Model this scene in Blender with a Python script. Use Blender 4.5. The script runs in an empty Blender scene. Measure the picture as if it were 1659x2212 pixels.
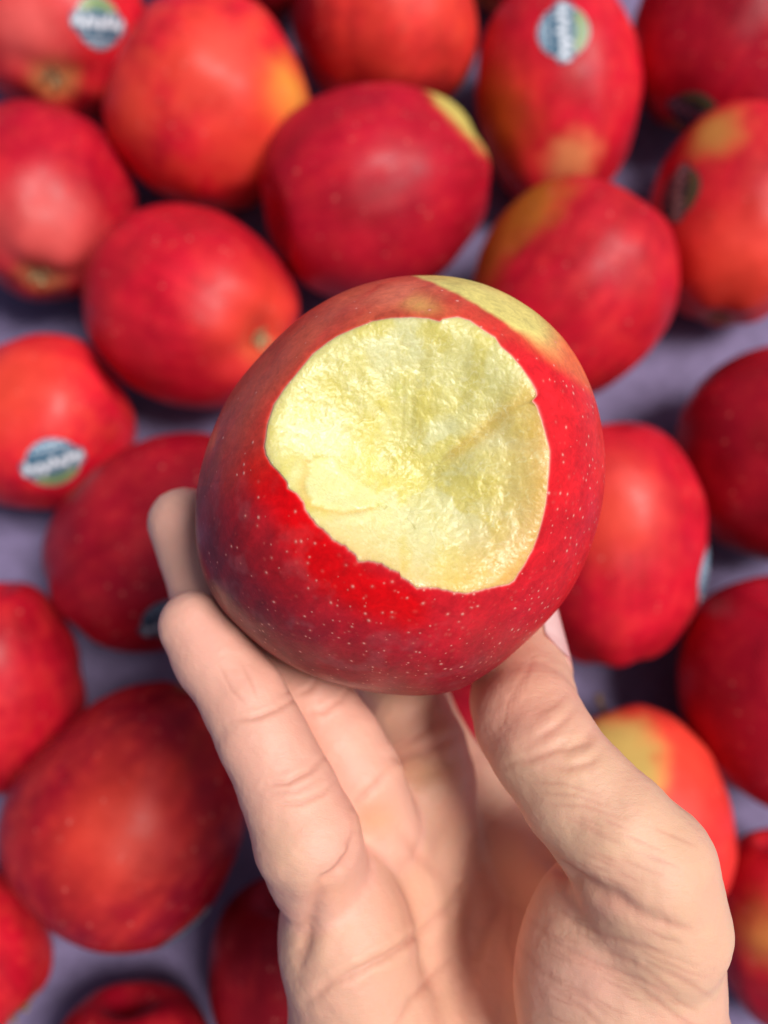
import bpy, math, random
import numpy as np
from mathutils import Matrix, Vector

# ------------------------------------------------------------------ camera, world, sun, exposure
TILT = math.radians(13.0)
CAM_H = 35.6            # centimetres above the tray
F = 1915.0              # focal length in photo units (photo 1659 x 2212)
CXP, CYP = 829.5, 1106.0
SC = 0.01               # centimetres -> metres
col = bpy.context.scene.collection
scene = bpy.context.scene
cam_d = bpy.data.cameras.new("camera")
cam = bpy.data.objects.new("camera", cam_d)
col.objects.link(cam)
cam.location = (0, 0, CAM_H * SC)
cam.rotation_euler = (TILT, 0, 0)
cam_d.sensor_fit = 'VERTICAL'
cam_d.sensor_height = 36.0
cam_d.lens = 18.0 / (CYP / F)
cam_d.clip_start = 0.01
cam_d.clip_end = 50.0
cam_d.dof.use_dof = True
cam_d.dof.focus_distance = 0.155
cam_d.dof.aperture_fstop = cam_d.lens / 3.9
scene.camera = cam

Rc = np.array([[1, 0, 0], [0, math.cos(TILT), -math.sin(TILT)], [0, math.sin(TILT), math.cos(TILT)]])
Oc = np.array([0, 0, CAM_H])
def c2w(p):             # camera axes (x right, y up, z towards viewer), cm -> world metres
    return (np.asarray(p, float) @ Rc.T + Oc) * SC
def P(px, py, d):
    return np.array([(px - CXP) / F * d, -(py - CYP) / F * d, -d])
def proj(p):            # camera-space points -> photo units
    d = -p[..., 2]
    return CXP + F * p[..., 0] / d, CYP - F * p[..., 1] / d

sun_cam = np.array([0.42, 0.20, 0.88]); sun_cam /= np.linalg.norm(sun_cam)
sun_w = Rc @ sun_cam
elev = math.asin(sun_w[2]); azim = math.atan2(sun_w[0], sun_w[1])
world = bpy.data.worlds.new("World"); scene.world = world
world.use_nodes = True
wn = world.node_tree.nodes; wl = world.node_tree.links
bg = wn.get("Background") or wn.new("ShaderNodeBackground")
sky = wn.new("ShaderNodeTexSky"); sky.sky_type = 'NISHITA'; sky.sun_disc = False
sky.sun_elevation = elev; sky.sun_rotation = azim
sky.air_density = 1.0; sky.dust_density = 3.0; sky.ozone_density = 1.0
wl.new(sky.outputs[0], bg.inputs[0]); bg.inputs[1].default_value = 0.05
sd = bpy.data.lights.new("sun", 'SUN'); sd.energy = 3.0; sd.angle = math.radians(22); sd.color = (1, 0.965, 0.93)
so = bpy.data.objects.new("sun", sd); col.objects.link(so)
so.rotation_euler = Vector(sun_w).to_track_quat('Z', 'Y').to_euler()
scene.view_settings.view_transform = 'Standard'
scene.view_settings.look = 'None'
scene.view_settings.gamma = 1.0
scene.view_settings.exposure = 0.3

# ------------------------------------------------------------------ helpers
def hashn(ix, iy, iz, seed):
    h = (ix * 374761393 + iy * 668265263 + iz * 2147483647 + seed * 1274126177) & 0xFFFFFFFF
    h = ((h ^ (h >> 13)) * 1274126177) & 0xFFFFFFFF
    h = ((h ^ (h >> 16)) * 2246822519) & 0xFFFFFFFF
    return ((h ^ (h >> 15)) & 0xFFFFFF) / float(0xFFFFFF) * 2 - 1
def noise(p, f, seed=0):
    q = np.asarray(p, float) * f
    i = np.floor(q).astype(np.int64); r = q - i
    w = r * r * r * (r * (r * 6 - 15) + 10)
    out = 0
    for dx in (0, 1):
        for dy in (0, 1):
            for dz in (0, 1):
                ww = (w[..., 0] if dx else 1 - w[..., 0]) * (w[..., 1] if dy else 1 - w[..., 1]) * (w[..., 2] if dz else 1 - w[..., 2])
                out = out + ww * hashn(i[..., 0] + dx, i[..., 1] + dy, i[..., 2] + dz, seed)
    return out
def fbm(p, f, o=3, seed=0):
    s = 0; a = 1; t = 0
    for k in range(o):
        s = s + a * noise(p, f * 2 ** k, seed + 17 * k); t += a; a *= 0.5
    return s / t
def ss(a, b, x):
    t = np.clip((x - a) / (b - a), 0, 1); return t * t * (3 - 2 * t)
def mixc(a, b, t):
    return a + (np.asarray(b, float) - a) * np.asarray(t)[..., None]
def nrm(v):
    return v / np.linalg.norm(v, axis=-1, keepdims=True)
def seg_dist(px, py, poly):
    best = np.full(np.shape(px), 1e9); tt = np.zeros(np.shape(px))
    n = len(poly) - 1
    for k in range(n):
        ax, ay = poly[k][:2]; bx, by = poly[k + 1][:2]
        vx, vy = bx - ax, by - ay
        t = np.clip(((px - ax) * vx + (py - ay) * vy) / (vx * vx + vy * vy + 1e-9), 0, 1)
        d = np.hypot(px - ax - t * vx, py - ay - t * vy)
        m = d < best
        best = np.where(m, d, best); tt = np.where(m, (k + t) / n, tt)
    return best, tt

def new_mesh(name, verts, faces, colors=None, smooth=True, attrs=None):
    me = bpy.data.meshes.new(name)
    verts = np.asarray(verts, np.float32)
    if isinstance(faces, np.ndarray):
        nf, k = faces.shape
        me.vertices.add(len(verts)); me.vertices.foreach_set("co", verts.ravel())
        me.loops.add(nf * k); me.loops.foreach_set("vertex_index", faces.ravel().astype(np.int32))
        me.polygons.add(nf)
        me.polygons.foreach_set("loop_start", np.arange(0, nf * k, k, dtype=np.int32))
        me.polygons.foreach_set("loop_total", np.full(nf, k, np.int32))
        me.update(calc_edges=True)
    else:
        me.from_pydata([tuple(map(float, v)) for v in verts], [], faces)
    if colors is not None:
        a = me.color_attributes.new("tint", 'FLOAT_COLOR', 'POINT')
        c = np.ones((len(verts), 4), np.float32); c[:, :3] = np.clip(colors, 0, 1)
        a.data.foreach_set("color", c.ravel())
    for nm, v in (attrs or {}).items():
        a = me.attributes.new(nm, 'FLOAT', 'POINT'); a.data.foreach_set("value", np.asarray(v, np.float32).ravel())
    if smooth:
        me.polygons.foreach_set("use_smooth", np.ones(len(me.polygons), bool))
    me.validate(); me.update()
    return me
def link(name, me, mat=None, parent=None):
    o = bpy.data.objects.new(name, me); col.objects.link(o)
    if mat and not me.materials: me.materials.append(mat)
    if parent: o.parent = parent
    return o
def grid_faces(rows, cols, wrap=True):
    r = np.arange(rows - 1)[:, None]; c = np.arange(cols if wrap else cols - 1)[None, :]
    a = r * cols + c; b = r * cols + (c + 1) % cols
    return np.stack([a, b, b + cols, a + cols], -1).reshape(-1, 4)

# ------------------------------------------------------------------ materials
class NT:
    def __init__(s, name):
        s.m = bpy.data.materials.new(name); s.m.use_nodes = True
        s.t = s.m.node_tree; s.t.nodes.clear()
        s.out = s.t.nodes.new("ShaderNodeOutputMaterial")
        s.b = s.t.nodes.new("ShaderNodeBsdfPrincipled")
        s.t.links.new(s.b.outputs[0], s.out.inputs[0])
    def n(s, kind, **kw):
        nd = s.t.nodes.new(kind)
        for k, v in kw.items():
            if k.startswith("i_"):
                key = k[2:]
                key = int(key) if key.isdigit() else key.replace("_", " ")
                inp = nd.inputs[key]
                if isinstance(v, bpy.types.NodeSocket): s.t.links.new(v, inp)
                else: inp.default_value = v
            else: setattr(nd, k, v)
        return nd
    def l(s, a, b): s.t.links.new(a, b)
    def math(s, op, a, b=0.0, c=None, clamp=False):
        nd = s.t.nodes.new("ShaderNodeMath"); nd.operation = op; nd.use_clamp = clamp
        for i, v in enumerate((a, b, c)):
            if v is None: continue
            if isinstance(v, bpy.types.NodeSocket): s.t.links.new(v, nd.inputs[i])
            else: nd.inputs[i].default_value = v
        return nd.outputs[0]
    def mix(s, fac, a, b, blend='MIX'):
        nd = s.t.nodes.new("ShaderNodeMix"); nd.data_type = 'RGBA'; nd.blend_type = blend
        for i, v in ((0, fac), (6, a), (7, b)):
            if isinstance(v, bpy.types.NodeSocket): s.t.links.new(v, nd.inputs[i])
            elif i == 0: nd.inputs[0].default_value = v
            else: nd.inputs[i].default_value = (*v, 1) if len(v) == 3 else v
        return nd.outputs[2]
    def ramp(s, x, lo, hi, a=0.0, b=1.0):
        nd = s.t.nodes.new("ShaderNodeMapRange"); nd.interpolation_type = 'SMOOTHSTEP'
        s.t.links.new(x, nd.inputs[0])
        for i, v in ((1, lo), (2, hi), (3, a), (4, b)): nd.inputs[i].default_value = v
        return nd.outputs[0]
    def attr(s, name):
        nd = s.t.nodes.new("ShaderNodeAttribute"); nd.attribute_name = name; return nd
    def bump(s, h, strength, dist, normal=None):
        nd = s.t.nodes.new("ShaderNodeBump"); nd.inputs["Strength"].default_value = strength
        nd.inputs["Distance"].default_value = dist
        s.t.links.new(h, nd.inputs["Height"])
        if normal is not None: s.t.links.new(normal, nd.inputs["Normal"])
        return nd.outputs[0]

def peel_material(name, close):
    """Apple skin: pigment from the tint attribute, fine streaks, pale lenticels, thin wax."""
    k = NT(name)
    tc = k.n("ShaderNodeTexCoord").outputs["Object"]
    tint = k.attr("tint").outputs["Color"]
    cell = 800 if close else 420
    streak = k.n("ShaderNodeTexNoise", i_Vector=tc, i_Scale=90.0 if close else 70.0, i_Detail=4.0, i_Roughness=0.65).outputs[0]
    fine = k.n("ShaderNodeTexNoise", i_Vector=tc, i_Scale=900.0, i_Detail=3.0, i_Roughness=0.7).outputs[0]
    v = k.math('ADD', k.math('MULTIPLY', streak, 0.75 if close else 0.55), k.math('MULTIPLY', fine, 0.45 if close else 0.25))
    if close:
        fib = k.n("ShaderNodeTexNoise", i_Vector=tc, i_Scale=330.0, i_Detail=5.0, i_Roughness=0.75, i_Distortion=0.8).outputs[0]
        v = k.math('ADD', v, k.math('MULTIPLY', k.math('SUBTRACT', fib, 0.5), 1.1))
    v = k.math('ADD', v, 0.42 if close else 0.6)
    c = k.mix(1.0, tint, k.n("ShaderNodeCombineColor", i_0=v, i_1=v, i_2=v).outputs[0], 'MULTIPLY')
    # lenticels
    dens = k.attr("dots").outputs["Fac"]
    warp = k.n("ShaderNodeTexNoise", i_Vector=tc, i_Scale=60.0).outputs["Color"]
    vadd = k.n("ShaderNodeVectorMath", operation='MULTIPLY_ADD')
    k.l(warp, vadd.inputs[0]); vadd.inputs[1].default_value = (0.004,) * 3; k.l(tc, vadd.inputs[2])
    vo = k.n("ShaderNodeTexVoronoi", i_Vector=vadd.outputs[0], i_Scale=float(cell), i_Randomness=1.0)
    sep = k.n("ShaderNodeSeparateColor"); k.l(vo.outputs["Color"], sep.inputs[0])
    keep = k.math('LESS_THAN', sep.outputs[0], dens)
    size = k.math('MULTIPLY_ADD', k.math('POWER', sep.outputs[1], 1.8), 0.17, 0.065)
    d = k.math('DIVIDE', vo.outputs["Distance"], size)
    dot = k.math('MULTIPLY', k.ramp(d, 0.55, 1.25, 1.0, 0.0), keep)
    halo = k.math('MULTIPLY', k.ramp(d, 1.0, 2.6, 0.28, 0.0), keep)
    c = k.mix(halo, c, (0.62, 0.10, 0.08))
    c = k.mix(k.math('MULTIPLY', dot, 0.58 if close else 0.42), c, (0.84, 0.40, 0.33) if close else (0.80, 0.26, 0.20))
    k.l(c, k.b.inputs["Base Color"])
    r = k.n("ShaderNodeTexNoise", i_Vector=tc, i_Scale=140.0, i_Detail=3.0).outputs[0]
    k.l(k.ramp(r, 0.3, 0.7, 0.30 if close else 0.36, 0.46 if close else 0.52), k.b.inputs["Roughness"])
    k.b.inputs["Specular IOR Level"].default_value = 0.5
    h = k.math('ADD', k.math('MULTIPLY', dot, 0.5), k.math('MULTIPLY', fine, 0.5))
    k.l(k.bump(h, 0.35, 0.0003), k.b.inputs["Normal"])
    if close:
        k.b.inputs["Specular IOR Level"].default_value = 0.22
    else:
        k.b.inputs["Specular IOR Level"].default_value = 0.21
    return k.m

def flesh_material():
    k = NT("apple_flesh")
    tc = k.n("ShaderNodeTexCoord").outputs["Object"]
    tint = k.attr("tint").outputs["Color"]
    n1 = k.n("ShaderNodeTexNoise", i_Vector=tc, i_Scale=620.0, i_Detail=5.0, i_Roughness=0.62, i_Distortion=1.6).outputs[0]
    n2 = k.n("ShaderNodeTexNoise", i_Vector=tc, i_Scale=1500.0, i_Detail=3.0, i_Roughness=0.7).outputs[0]
    rough = k.attr("grain").outputs["Fac"]
    ridge = k.math('MULTIPLY', k.ramp(n1, 0.52, 0.66), rough)
    c = k.mix(k.math('MULTIPLY', ridge, 0.55), tint, (0.92, 0.87, 0.50))  # wet glints on the ridges painted as pale colour
    c = k.mix(k.ramp(n1, 0.46, 0.30, 0.0, 0.22), c, (0.78, 0.66, 0.20))
    k.l(c, k.b.inputs["Base Color"])
    k.b.inputs["Subsurface Weight"].default_value = 0.6
    k.b.inputs["Subsurface Radius"].default_value = (1.0, 0.85, 0.5)
    k.b.inputs["Subsurface Scale"].default_value = 0.0035
    k.l(k.ramp(n2, 0.35, 0.65, 0.18, 0.42), k.b.inputs["Roughness"])
    h = k.math('ADD', k.math('MULTIPLY', n1, 1.0), k.math('MULTIPLY', n2, 0.4))
    k.l(k.bump(h, 0.28, 0.0006), k.b.inputs["Normal"])
    k.b.inputs["Coat Weight"].default_value = 0.9
    k.b.inputs["Coat Roughness"].default_value = 0.06
    k.l(k.bump(k.math('ADD', n1, n2), 0.8, 0.0010), k.b.inputs["Coat Normal"])
    return k.m

def skin_material():
    k = NT("hand_skin")
    tc = k.n("ShaderNodeTexCoord").outputs["Object"]
    tint = k.attr("tint").outputs["Color"]
    n1 = k.n("ShaderNodeTexNoise", i_Vector=tc, i_Scale=110.0, i_Detail=4.0, i_Roughness=0.6).outputs[0]
    c = k.mix(k.ramp(n1, 0.35, 0.7, 0.0, 0.30), tint, (0.80, 0.37, 0.285))
    n2 = k.n("ShaderNodeTexNoise", i_Vector=tc, i_Scale=45.0, i_Detail=3.0).outputs[0]
    c = k.mix(k.ramp(n2, 0.4, 0.7, 0.0, 0.15), c, (0.79, 0.53, 0.36))
    k.l(c, k.b.inputs["Base Color"])
    k.b.inputs["Subsurface Weight"].default_value = 0.30
    k.b.inputs["Subsurface Radius"].default_value = (1.0, 0.35, 0.18)
    k.b.inputs["Subsurface Scale"].default_value = 0.0035
    k.b.inputs["Roughness"].default_value = 0.52
    k.b.inputs["Specular IOR Level"].default_value = 0.42
    mp = k.n("ShaderNodeMapping", i_Vector=tc); mp.inputs["Rotation"].default_value = (0.2, 0.1, 0.55); mp.inputs["Scale"].default_value = (1, 2.6, 1.4)
    lines = k.n("ShaderNodeTexNoise", i_Vector=mp.outputs[0], i_Scale=420.0, i_Detail=4.0, i_Roughness=0.62, i_Distortion=0.6).outputs[0]
    vo = k.n("ShaderNodeTexVoronoi", i_Vector=mp.outputs[0], i_Scale=900.0, feature='DISTANCE_TO_EDGE').outputs["Distance"]
    h = k.math('ADD', k.math('MULTIPLY', lines, 1.0), k.ramp(vo, 0.0, 0.12, 0.0, 0.15))
    k.l(k.bump(h, 0.30, 0.0004), k.b.inputs["Normal"])
    return k.m

def simple(name, c, rough=0.6, noise_s=None, amt=0.25, bump=0.0):
    k = NT(name)
    if noise_s:
        tc = k.n("ShaderNodeTexCoord").outputs["Object"]
        n = k.n("ShaderNodeTexNoise", i_Vector=tc, i_Scale=noise_s, i_Detail=4.0, i_Roughness=0.6).outputs[0]
        k.l(k.mix(k.ramp(n, 0.3, 0.7), tuple(x * (1 - amt) for x in c), tuple(min(1, x * (1 + amt)) for x in c)), k.b.inputs["Base Color"])
        if bump: k.l(k.bump(n, bump, 0.001), k.b.inputs["Normal"])
    else:
        k.b.inputs["Base Color"].default_value = (*c, 1)
    k.b.inputs["Roughness"].default_value = rough
    return k.m
def tint_mat(name, rough=0.4):
    k = NT(name); k.l(k.attr("tint").outputs["Color"], k.b.inputs["Base Color"]); k.b.inputs["Roughness"].default_value = rough
    return k.m

M_PEEL = peel_material("apple_peel_near", True)
M_PEELB = peel_material("apple_peel", False)
M_FLESH = flesh_material()
M_SKIN = skin_material()
M_CALYX = simple("dried_calyx", (0.36, 0.24, 0.11), 0.8, 900.0, 0.5, 0.6)
M_STEM = simple("woody_stem", (0.16, 0.09, 0.045), 0.8, 700.0, 0.4, 0.5)
M_STICK = tint_mat("sticker_print", 0.38)
M_NAIL = simple("finger_nail", (0.84, 0.56, 0.52), 0.28, 120.0, 0.06)
M_TRAY = simple("violet_pulp", (0.185, 0.145, 0.265), 0.85, 160.0, 0.12, 0.25)

# ------------------------------------------------------------------ the violet tray the apples lie on
def tray_height(x, y):      # cm: moulded, softly undulating
    p = np.stack([x, y, np.zeros_like(x)], -1)
    return 0.35 * fbm(p, 0.14, 3, 5) - 0.35
n = 240
xs = np.linspace(-45, 45, n)
X, Y = np.meshgrid(xs, xs)
fade = 1 - ss(35, 45, np.maximum(abs(X), abs(Y)))
Z = tray_height(X, Y) * fade - 0.3 * (1 - fade)
rim = np.array([[-400, -400], [400, -400], [400, 400], [-400, 400]], float)
vv = np.stack([X, Y, Z], -1).reshape(-1, 3)
ff = [tuple(int(i) for i in f) for f in grid_faces(n, n, False)]
base = len(vv)
corner = [0, n - 1, n * n - 1, n * (n - 1)]
vv = np.vstack([vv, np.hstack([rim, np.full((4, 1), -0.3)])])
sides = [list(range(0, n)), [i * n + n - 1 for i in range(n)], list(range(n * n - 1, n * (n - 1) - 1, -1)), [i * n for i in range(n - 1, -1, -1)]]
for s in range(4):
    ring = sides[s]; a, b = base + s, base + (s + 1) % 4
    ff.append(tuple([a, b] + ring[::-1]))
tray = link("tray_liner", new_mesh("tray_liner", vv * SC, ff), M_TRAY)
tray["kind"] = "structure"

# ------------------------------------------------------------------ background apples
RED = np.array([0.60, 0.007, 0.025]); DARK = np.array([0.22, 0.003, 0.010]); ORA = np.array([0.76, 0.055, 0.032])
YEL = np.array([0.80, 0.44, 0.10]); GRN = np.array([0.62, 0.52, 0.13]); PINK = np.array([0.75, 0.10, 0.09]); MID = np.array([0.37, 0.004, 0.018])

def profile(u, a, b, tp, ds, dc):
    x = a * np.abs(np.sin(u)) ** 0.90 * (1 + tp * np.cos(u))
    z = b * np.sign(np.cos(u)) * np.abs(np.cos(u)) ** 0.95
    z = z - ds * np.exp(-(x / (0.30 * a)) ** 2) * (np.cos(u) > 0) + dc * np.exp(-(x / (0.24 * a)) ** 2) * (np.cos(u) < 0)
    return x, z

class Shape:
    """One background apple: local +Z is the stem end."""
    def __init__(s, cx, cy, hw, hl, psi, tau, taper, lift, seed):
        s.seed = seed
        z = None
        v = -(cy - CYP) / F
        R0 = 3.9
        for _ in range(6):
            d = (CAM_H - R0 - lift) / (math.cos(TILT) - v * math.sin(TILT))
            s.a = hw / F * d * 0.985
            hlc = hl / F * d * 0.985
            b2 = (hlc ** 2 - (s.a * math.sin(math.radians(tau))) ** 2) / math.cos(math.radians(tau)) ** 2
            s.b = math.sqrt(max(b2, (0.8 * s.a) ** 2)) * 1.0
            ax = np.array([math.cos(math.radians(psi)) * math.cos(math.radians(tau)), math.sin(math.radians(psi)) * math.cos(math.radians(tau)), math.sin(math.radians(tau))])
            axw = Rc @ ax
            R0 = math.sqrt((s.b * axw[2]) ** 2 + s.a ** 2 * (1 - axw[2] ** 2)) - 0.12
        s.c = P(cx, cy, d); s.ax = ax; s.taper = taper
        side = nrm(np.cross(ax, [0, 0, 1.0])); up = np.cross(side, ax)
        s.M = np.stack([side, np.cross(ax, side), ax], 1)      # local -> camera axes
        u = np.linspace(0, math.pi, 721)
        x, zz = profile(u, s.a, s.b, taper, 0.0, 0.0)
        s.tu = np.arctan2(x, zz); s.tr = np.hypot(x, zz)
    def deform(s, L):
        r = 1 + 0.035 * noise(nrm(L) * 1.5 + s.seed * 3.7, 1.0, s.seed) + 0.014 * noise(nrm(L) * 3 + s.seed, 1.0, s.seed + 5)
        ang = np.arctan2(L[..., 1], L[..., 0]); cz = L[..., 2] / s.b
        r = r * (1 + 0.018 * np.cos(5 * ang + s.seed) * ss(0.1, 0.9, -cz) * ss(0.1, 0.5, np.hypot(L[..., 0], L[..., 1]) / s.a))
        return L * r[..., None]
    def to_cam(s, L): return L @ s.M.T + s.c
    def surf(s, dirs):          # local unit dirs -> surface (outside the dimples)
        th = np.arccos(np.clip(dirs[..., 2], -1, 1))
        return s.deform(dirs * np.interp(th, s.tu, s.tr)[..., None])
    def dir_at(s, px, py):      # local direction where the view ray meets the apple
        ray = P(px, py, 1.0)
        oc = -s.c; A = s.M @ np.diag([1 / s.a, 1 / s.a, 1 / s.b])
        o = oc @ A; r = ray @ A
        a2, b2, c2 = r @ r, 2 * o @ r, o @ o - 1
        D = b2 * b2 - 4 * a2 * c2
        t = (-b2 - math.sqrt(D)) / (2 * a2) if D > 0 else -b2 / (2 * a2)
        return nrm((ray * t - s.c) @ s.M)

def sticker_mesh(sh, d0, rot, R=1.02):
    nu, nv = 81, 65
    U, V = np.meshgrid(np.linspace(-1.22, 1.22, nu), np.linspace(-1.02, 1.02, nv))
    inside = (U ** 2 + V ** 2 < 1) | ((abs(V) < 0.36) & ((abs(U) < 1.02) | ((abs(U) - 1.0) ** 2 + (V * 0.6) ** 2 < 0.047)))
    # colours
    C = np.zeros(U.shape + (3,)); C[:] = (0.02, 0.09, 0.16)
    rr = np.hypot(U, V)
    C = mixc(C, (0.05, 0.19, 0.32), ss(0.3, 0.9, V))
    C = mixc(C, (0.16, 0.28, 0.14), ss(-0.36, -0.5, V))
    C = mixc(C, (0.42, 0.42, 0.10), ss(-0.36, -0.5, V) * (ss(0.25, 0.4, abs(np.hypot(U, V + 0.25) - 0.15))) * ss(0.96, 0.6, rr))
    for ly, lw, w in ((0.80, 0.38, 0.055), (0.62, 0.62, 0.055)):
        m = (abs(V - ly) < w) & (abs(U) < lw) & (np.sin(U * 46 + ly * 31) > -0.35)
        C[m] = (0.62, 0.70, 0.76)
    ban = (abs(V) < 0.36)
    C[ban] = (0.05, 0.13, 0.20)
    wave = 0.09 * np.sin(U * 21 + 2.0 * np.sin(U * 4.3)) + 0.04 * np.sin(U * 9 + 1)
    white = (0.66, 0.70, 0.76)
    C[ban & (abs(V - wave) < 0.12) & (abs(U) < 1.10)] = white
    for u_, v0, v1 in ((-0.95, -0.2, 0.3), (-0.62, -0.34, 0.1), (-0.35, -0.34, 0.12), (-0.02, -0.1, 0.33), (0.28, -0.1, 0.2), (0.52, -0.1, 0.33), (0.85, -0.34, 0.16)):
        C[ban & (abs(U - u_ - 0.15 * V) < 0.055) & (V > v0) & (V < v1)] = white
    C[(abs(V) > 0.33) & (abs(V) < 0.38) & (abs(U) < 1.0)] = (0.34, 0.42, 0.48)
    C[(rr > 0.93) & ~ban] = (0.28, 0.36, 0.42)
    # wrap on the skin
    t1 = nrm(np.cross(d0, [0.3, 0.2, 1.0])); t2 = np.cross(d0, t1)
    toward = sh.M.T @ np.array([math.cos(rot), math.sin(rot), 0.0])     # image direction of the sticker's x
    t1 = toward - d0 * (toward @ d0); t1 = nrm(t1); t2 = np.cross(d0, t1)
    r0 = np.linalg.norm(sh.surf(d0[None])[0])
    k = R / r0
    D = nrm(d0 + (U[..., None] * t1 + V[..., None] * t2) * k)
    S = sh.surf(D)
    S = S + nrm(S) * 0.022
    vid = np.full(U.shape, -1); sel = inside; vid[sel] = np.arange(sel.sum())
    vs = S[sel]; cs = C[sel]
    q = []
    for i in range(nv - 1):
        for j in range(nu - 1):
            f = (vid[i, j], vid[i, j + 1], vid[i + 1, j + 1], vid[i + 1, j])
            if min(f) >= 0: q.append(f)
    q = np.array(q)
    return vs, q, cs

calyx_cache = {}
def calyx_mesh():
    if 'm' in calyx_cache: return calyx_cache['m']
    V = []; Fc = []
    rnd = random.Random(4)
    for k in range(5):
        a = k * 2 * math.pi / 5 + rnd.uniform(-0.15, 0.15)
        for i in range(6):
            t = i / 5
            w = 0.17 * (1 - t) ** 0.7 * (0.5 + t) + 0.012
            rad = 0.08 + 0.42 * math.sin(t * 1.9) * (1 - 0.25 * t); h = 0.08 + 0.30 * t + rnd.uniform(-0.02, 0.02)
            for sgn in (-1, 0, 1):
                V.append((rad * math.cos(a) - sgn * w * math.sin(a), rad * math.sin(a) + sgn * w * math.cos(a), h + (0.04 if sgn == 0 else 0)))
        b = k * 18
        for i in range(5):
            for s in range(2):
                Fc.append((b + i * 3 + s, b + i * 3 + s + 1, b + i * 3 + s + 4, b + i * 3 + s + 3))
    me = new_mesh("calyx", np.array(V) * SC, Fc); me.materials.append(M_CALYX)
    calyx_cache['m'] = me
    return me
def stem_mesh():
    if 's' in calyx_cache: return calyx_cache['s']
    V = []; Fc = []
    for i in range(9):
        t = i / 8; r = 0.13 - 0.04 * t + 0.07 * ss(0.8, 1, t)
        for j in range(10):
            a = j * math.pi / 5
            V.append((r * math.cos(a) + 0.25 * t * t, r * math.sin(a), 1.5 * t))
    fc = [tuple(int(x) for x in f) for f in grid_faces(9, 10)] + [tuple(range(80, 90))]
    me = new_mesh("stem", np.array(V) * SC, fc); me.materials.append(M_STEM)
    calyx_cache['s'] = me
    return me

def build_apple(sh, label, base, patches, mottle, stickers=(), dots=0.22, group="red apples lying on the violet tray"):
    NU, NP = 110, 150
    u = np.linspace(0.02, math.pi - 0.02, NU)[:, None] * np.ones((1, NP))
    ph = np.linspace(0, 2 * math.pi, NP, endpoint=False)[None, :] * np.ones((NU, 1))
    ds, dc = 0.26 * sh.b, 0.10 * sh.b
    x, z = profile(u, sh.a, sh.b, sh.taper, ds, dc)
    L = np.stack([x * np.cos(ph), x * np.sin(ph), z], -1)
    L = sh.deform(L).reshape(-1, 3)
    V = np.vstack([L, [[0, 0, L[:NP, 2].mean()]], [[0, 0, L[-NP:, 2].mean()]]])
    quads = grid_faces(NU, NP)[:, ::-1]
    top = len(L); bot = top + 1
    D = nrm(V)
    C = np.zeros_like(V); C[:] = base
    # broad blush variation and meridional streaks
    az = np.arctan2(V[:, 1], V[:, 0])
    P3 = np.stack([np.cos(az) * 1.0, np.sin(az) * 1.0, V[:, 2] / sh.b * 0.35], -1) + sh.seed
    stre = fbm(P3, 5.0, 3, sh.seed)
    spk = fbm(D, 9.0, 3, sh.seed + 31)
    blot = fbm(D + sh.seed * 1.3, 2.2, 3, sh.seed + 9)
    stre2 = fbm(np.stack([np.cos(az), np.sin(az), V[:, 2] / sh.b * 0.12], -1) + sh.seed, 14.0, 3, sh.seed + 40)
    C = C * (1 + 0.35 * blot + (0.08 + 0.35 * mottle) * spk + 0.16 * stre2)[:, None]
    C = mixc(C, ORA * 0.95, min(1, 1.3 * mottle + 0.1) * 0.6 * ss(0.12, 0.5, spk + 0.3 * blot + 0.3 * stre2))
    C = mixc(C, ORA, np.clip(mottle * (0.5 + 1.4 * fbm(D + sh.seed, 5.0, 3, sh.seed + 2) + 0.8 * stre), 0, 1))
    C = mixc(C, YEL * np.array([.8, .85, 1.1]), 0.6 * (V[:, 2] < 0) * ss(0.36, 0.10, np.hypot(V[:, 0], V[:, 1]) / sh.a + 0.05 * blot))
    for (px, py, rad, cc, soft) in patches:
        d0 = sh.dir_at(px, py)
        ang = np.arccos(np.clip(D @ d0, -1, 1))
        ar = rad / F * (-sh.c[2]) / sh.a
        C = mixc(C, cc, ss(ar * (1 + soft), ar * (1 - soft), ang + 0.10 * fbm(D, 6, 3, sh.seed + 3) + 0.06 * stre))
    root = bpy.data.objects.new("apple", None); col.objects.link(root)
    root.empty_display_size = 0.02
    Mw = np.eye(4); Mw[:3, :3] = Rc @ sh.M; Mw[:3, 3] = c2w(sh.c)
    root.matrix_world = Matrix(Mw.tolist())
    root["label"] = label; root["category"] = "apple"; root["group"] = group
    tri_t = [(top, i, (i + 1) % NP) for i in range(NP)]
    o0 = (NU - 1) * NP
    tri_b = [(bot, o0 + (i + 1) % NP, o0 + i) for i in range(NP)]
    faces = [tuple(int(q) for q in f) for f in quads] + tri_t + tri_b
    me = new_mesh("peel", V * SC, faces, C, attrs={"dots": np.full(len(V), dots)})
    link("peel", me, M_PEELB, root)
    cz = V[bot, 2]
    c = link("calyx", calyx_mesh(), None, root); c.location = (0, 0, (cz - 0.02) * SC); c.rotation_euler = (math.pi, 0, sh.seed)
    c.scale = (1.0, 1.0, 0.8)
    if sh.ax[2] < -0.08:
        s = link("stem", stem_mesh(), None, root); s.location = (0, 0, (V[top, 2] - 0.1) * SC); s.rotation_euler = (0, 0, sh.seed)
    for (px, py, rot, print_shade) in stickers:
        vs, q, cs = sticker_mesh(sh, sh.dir_at(px, py), math.radians(rot))
        if not isinstance(print_shade, str): cs = cs * print_shade  # shade multiplied into this sticker's print colours
        so_ = link("sticker", new_mesh("sticker", vs * SC, q, cs), M_STICK, root)
    return root

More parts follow.
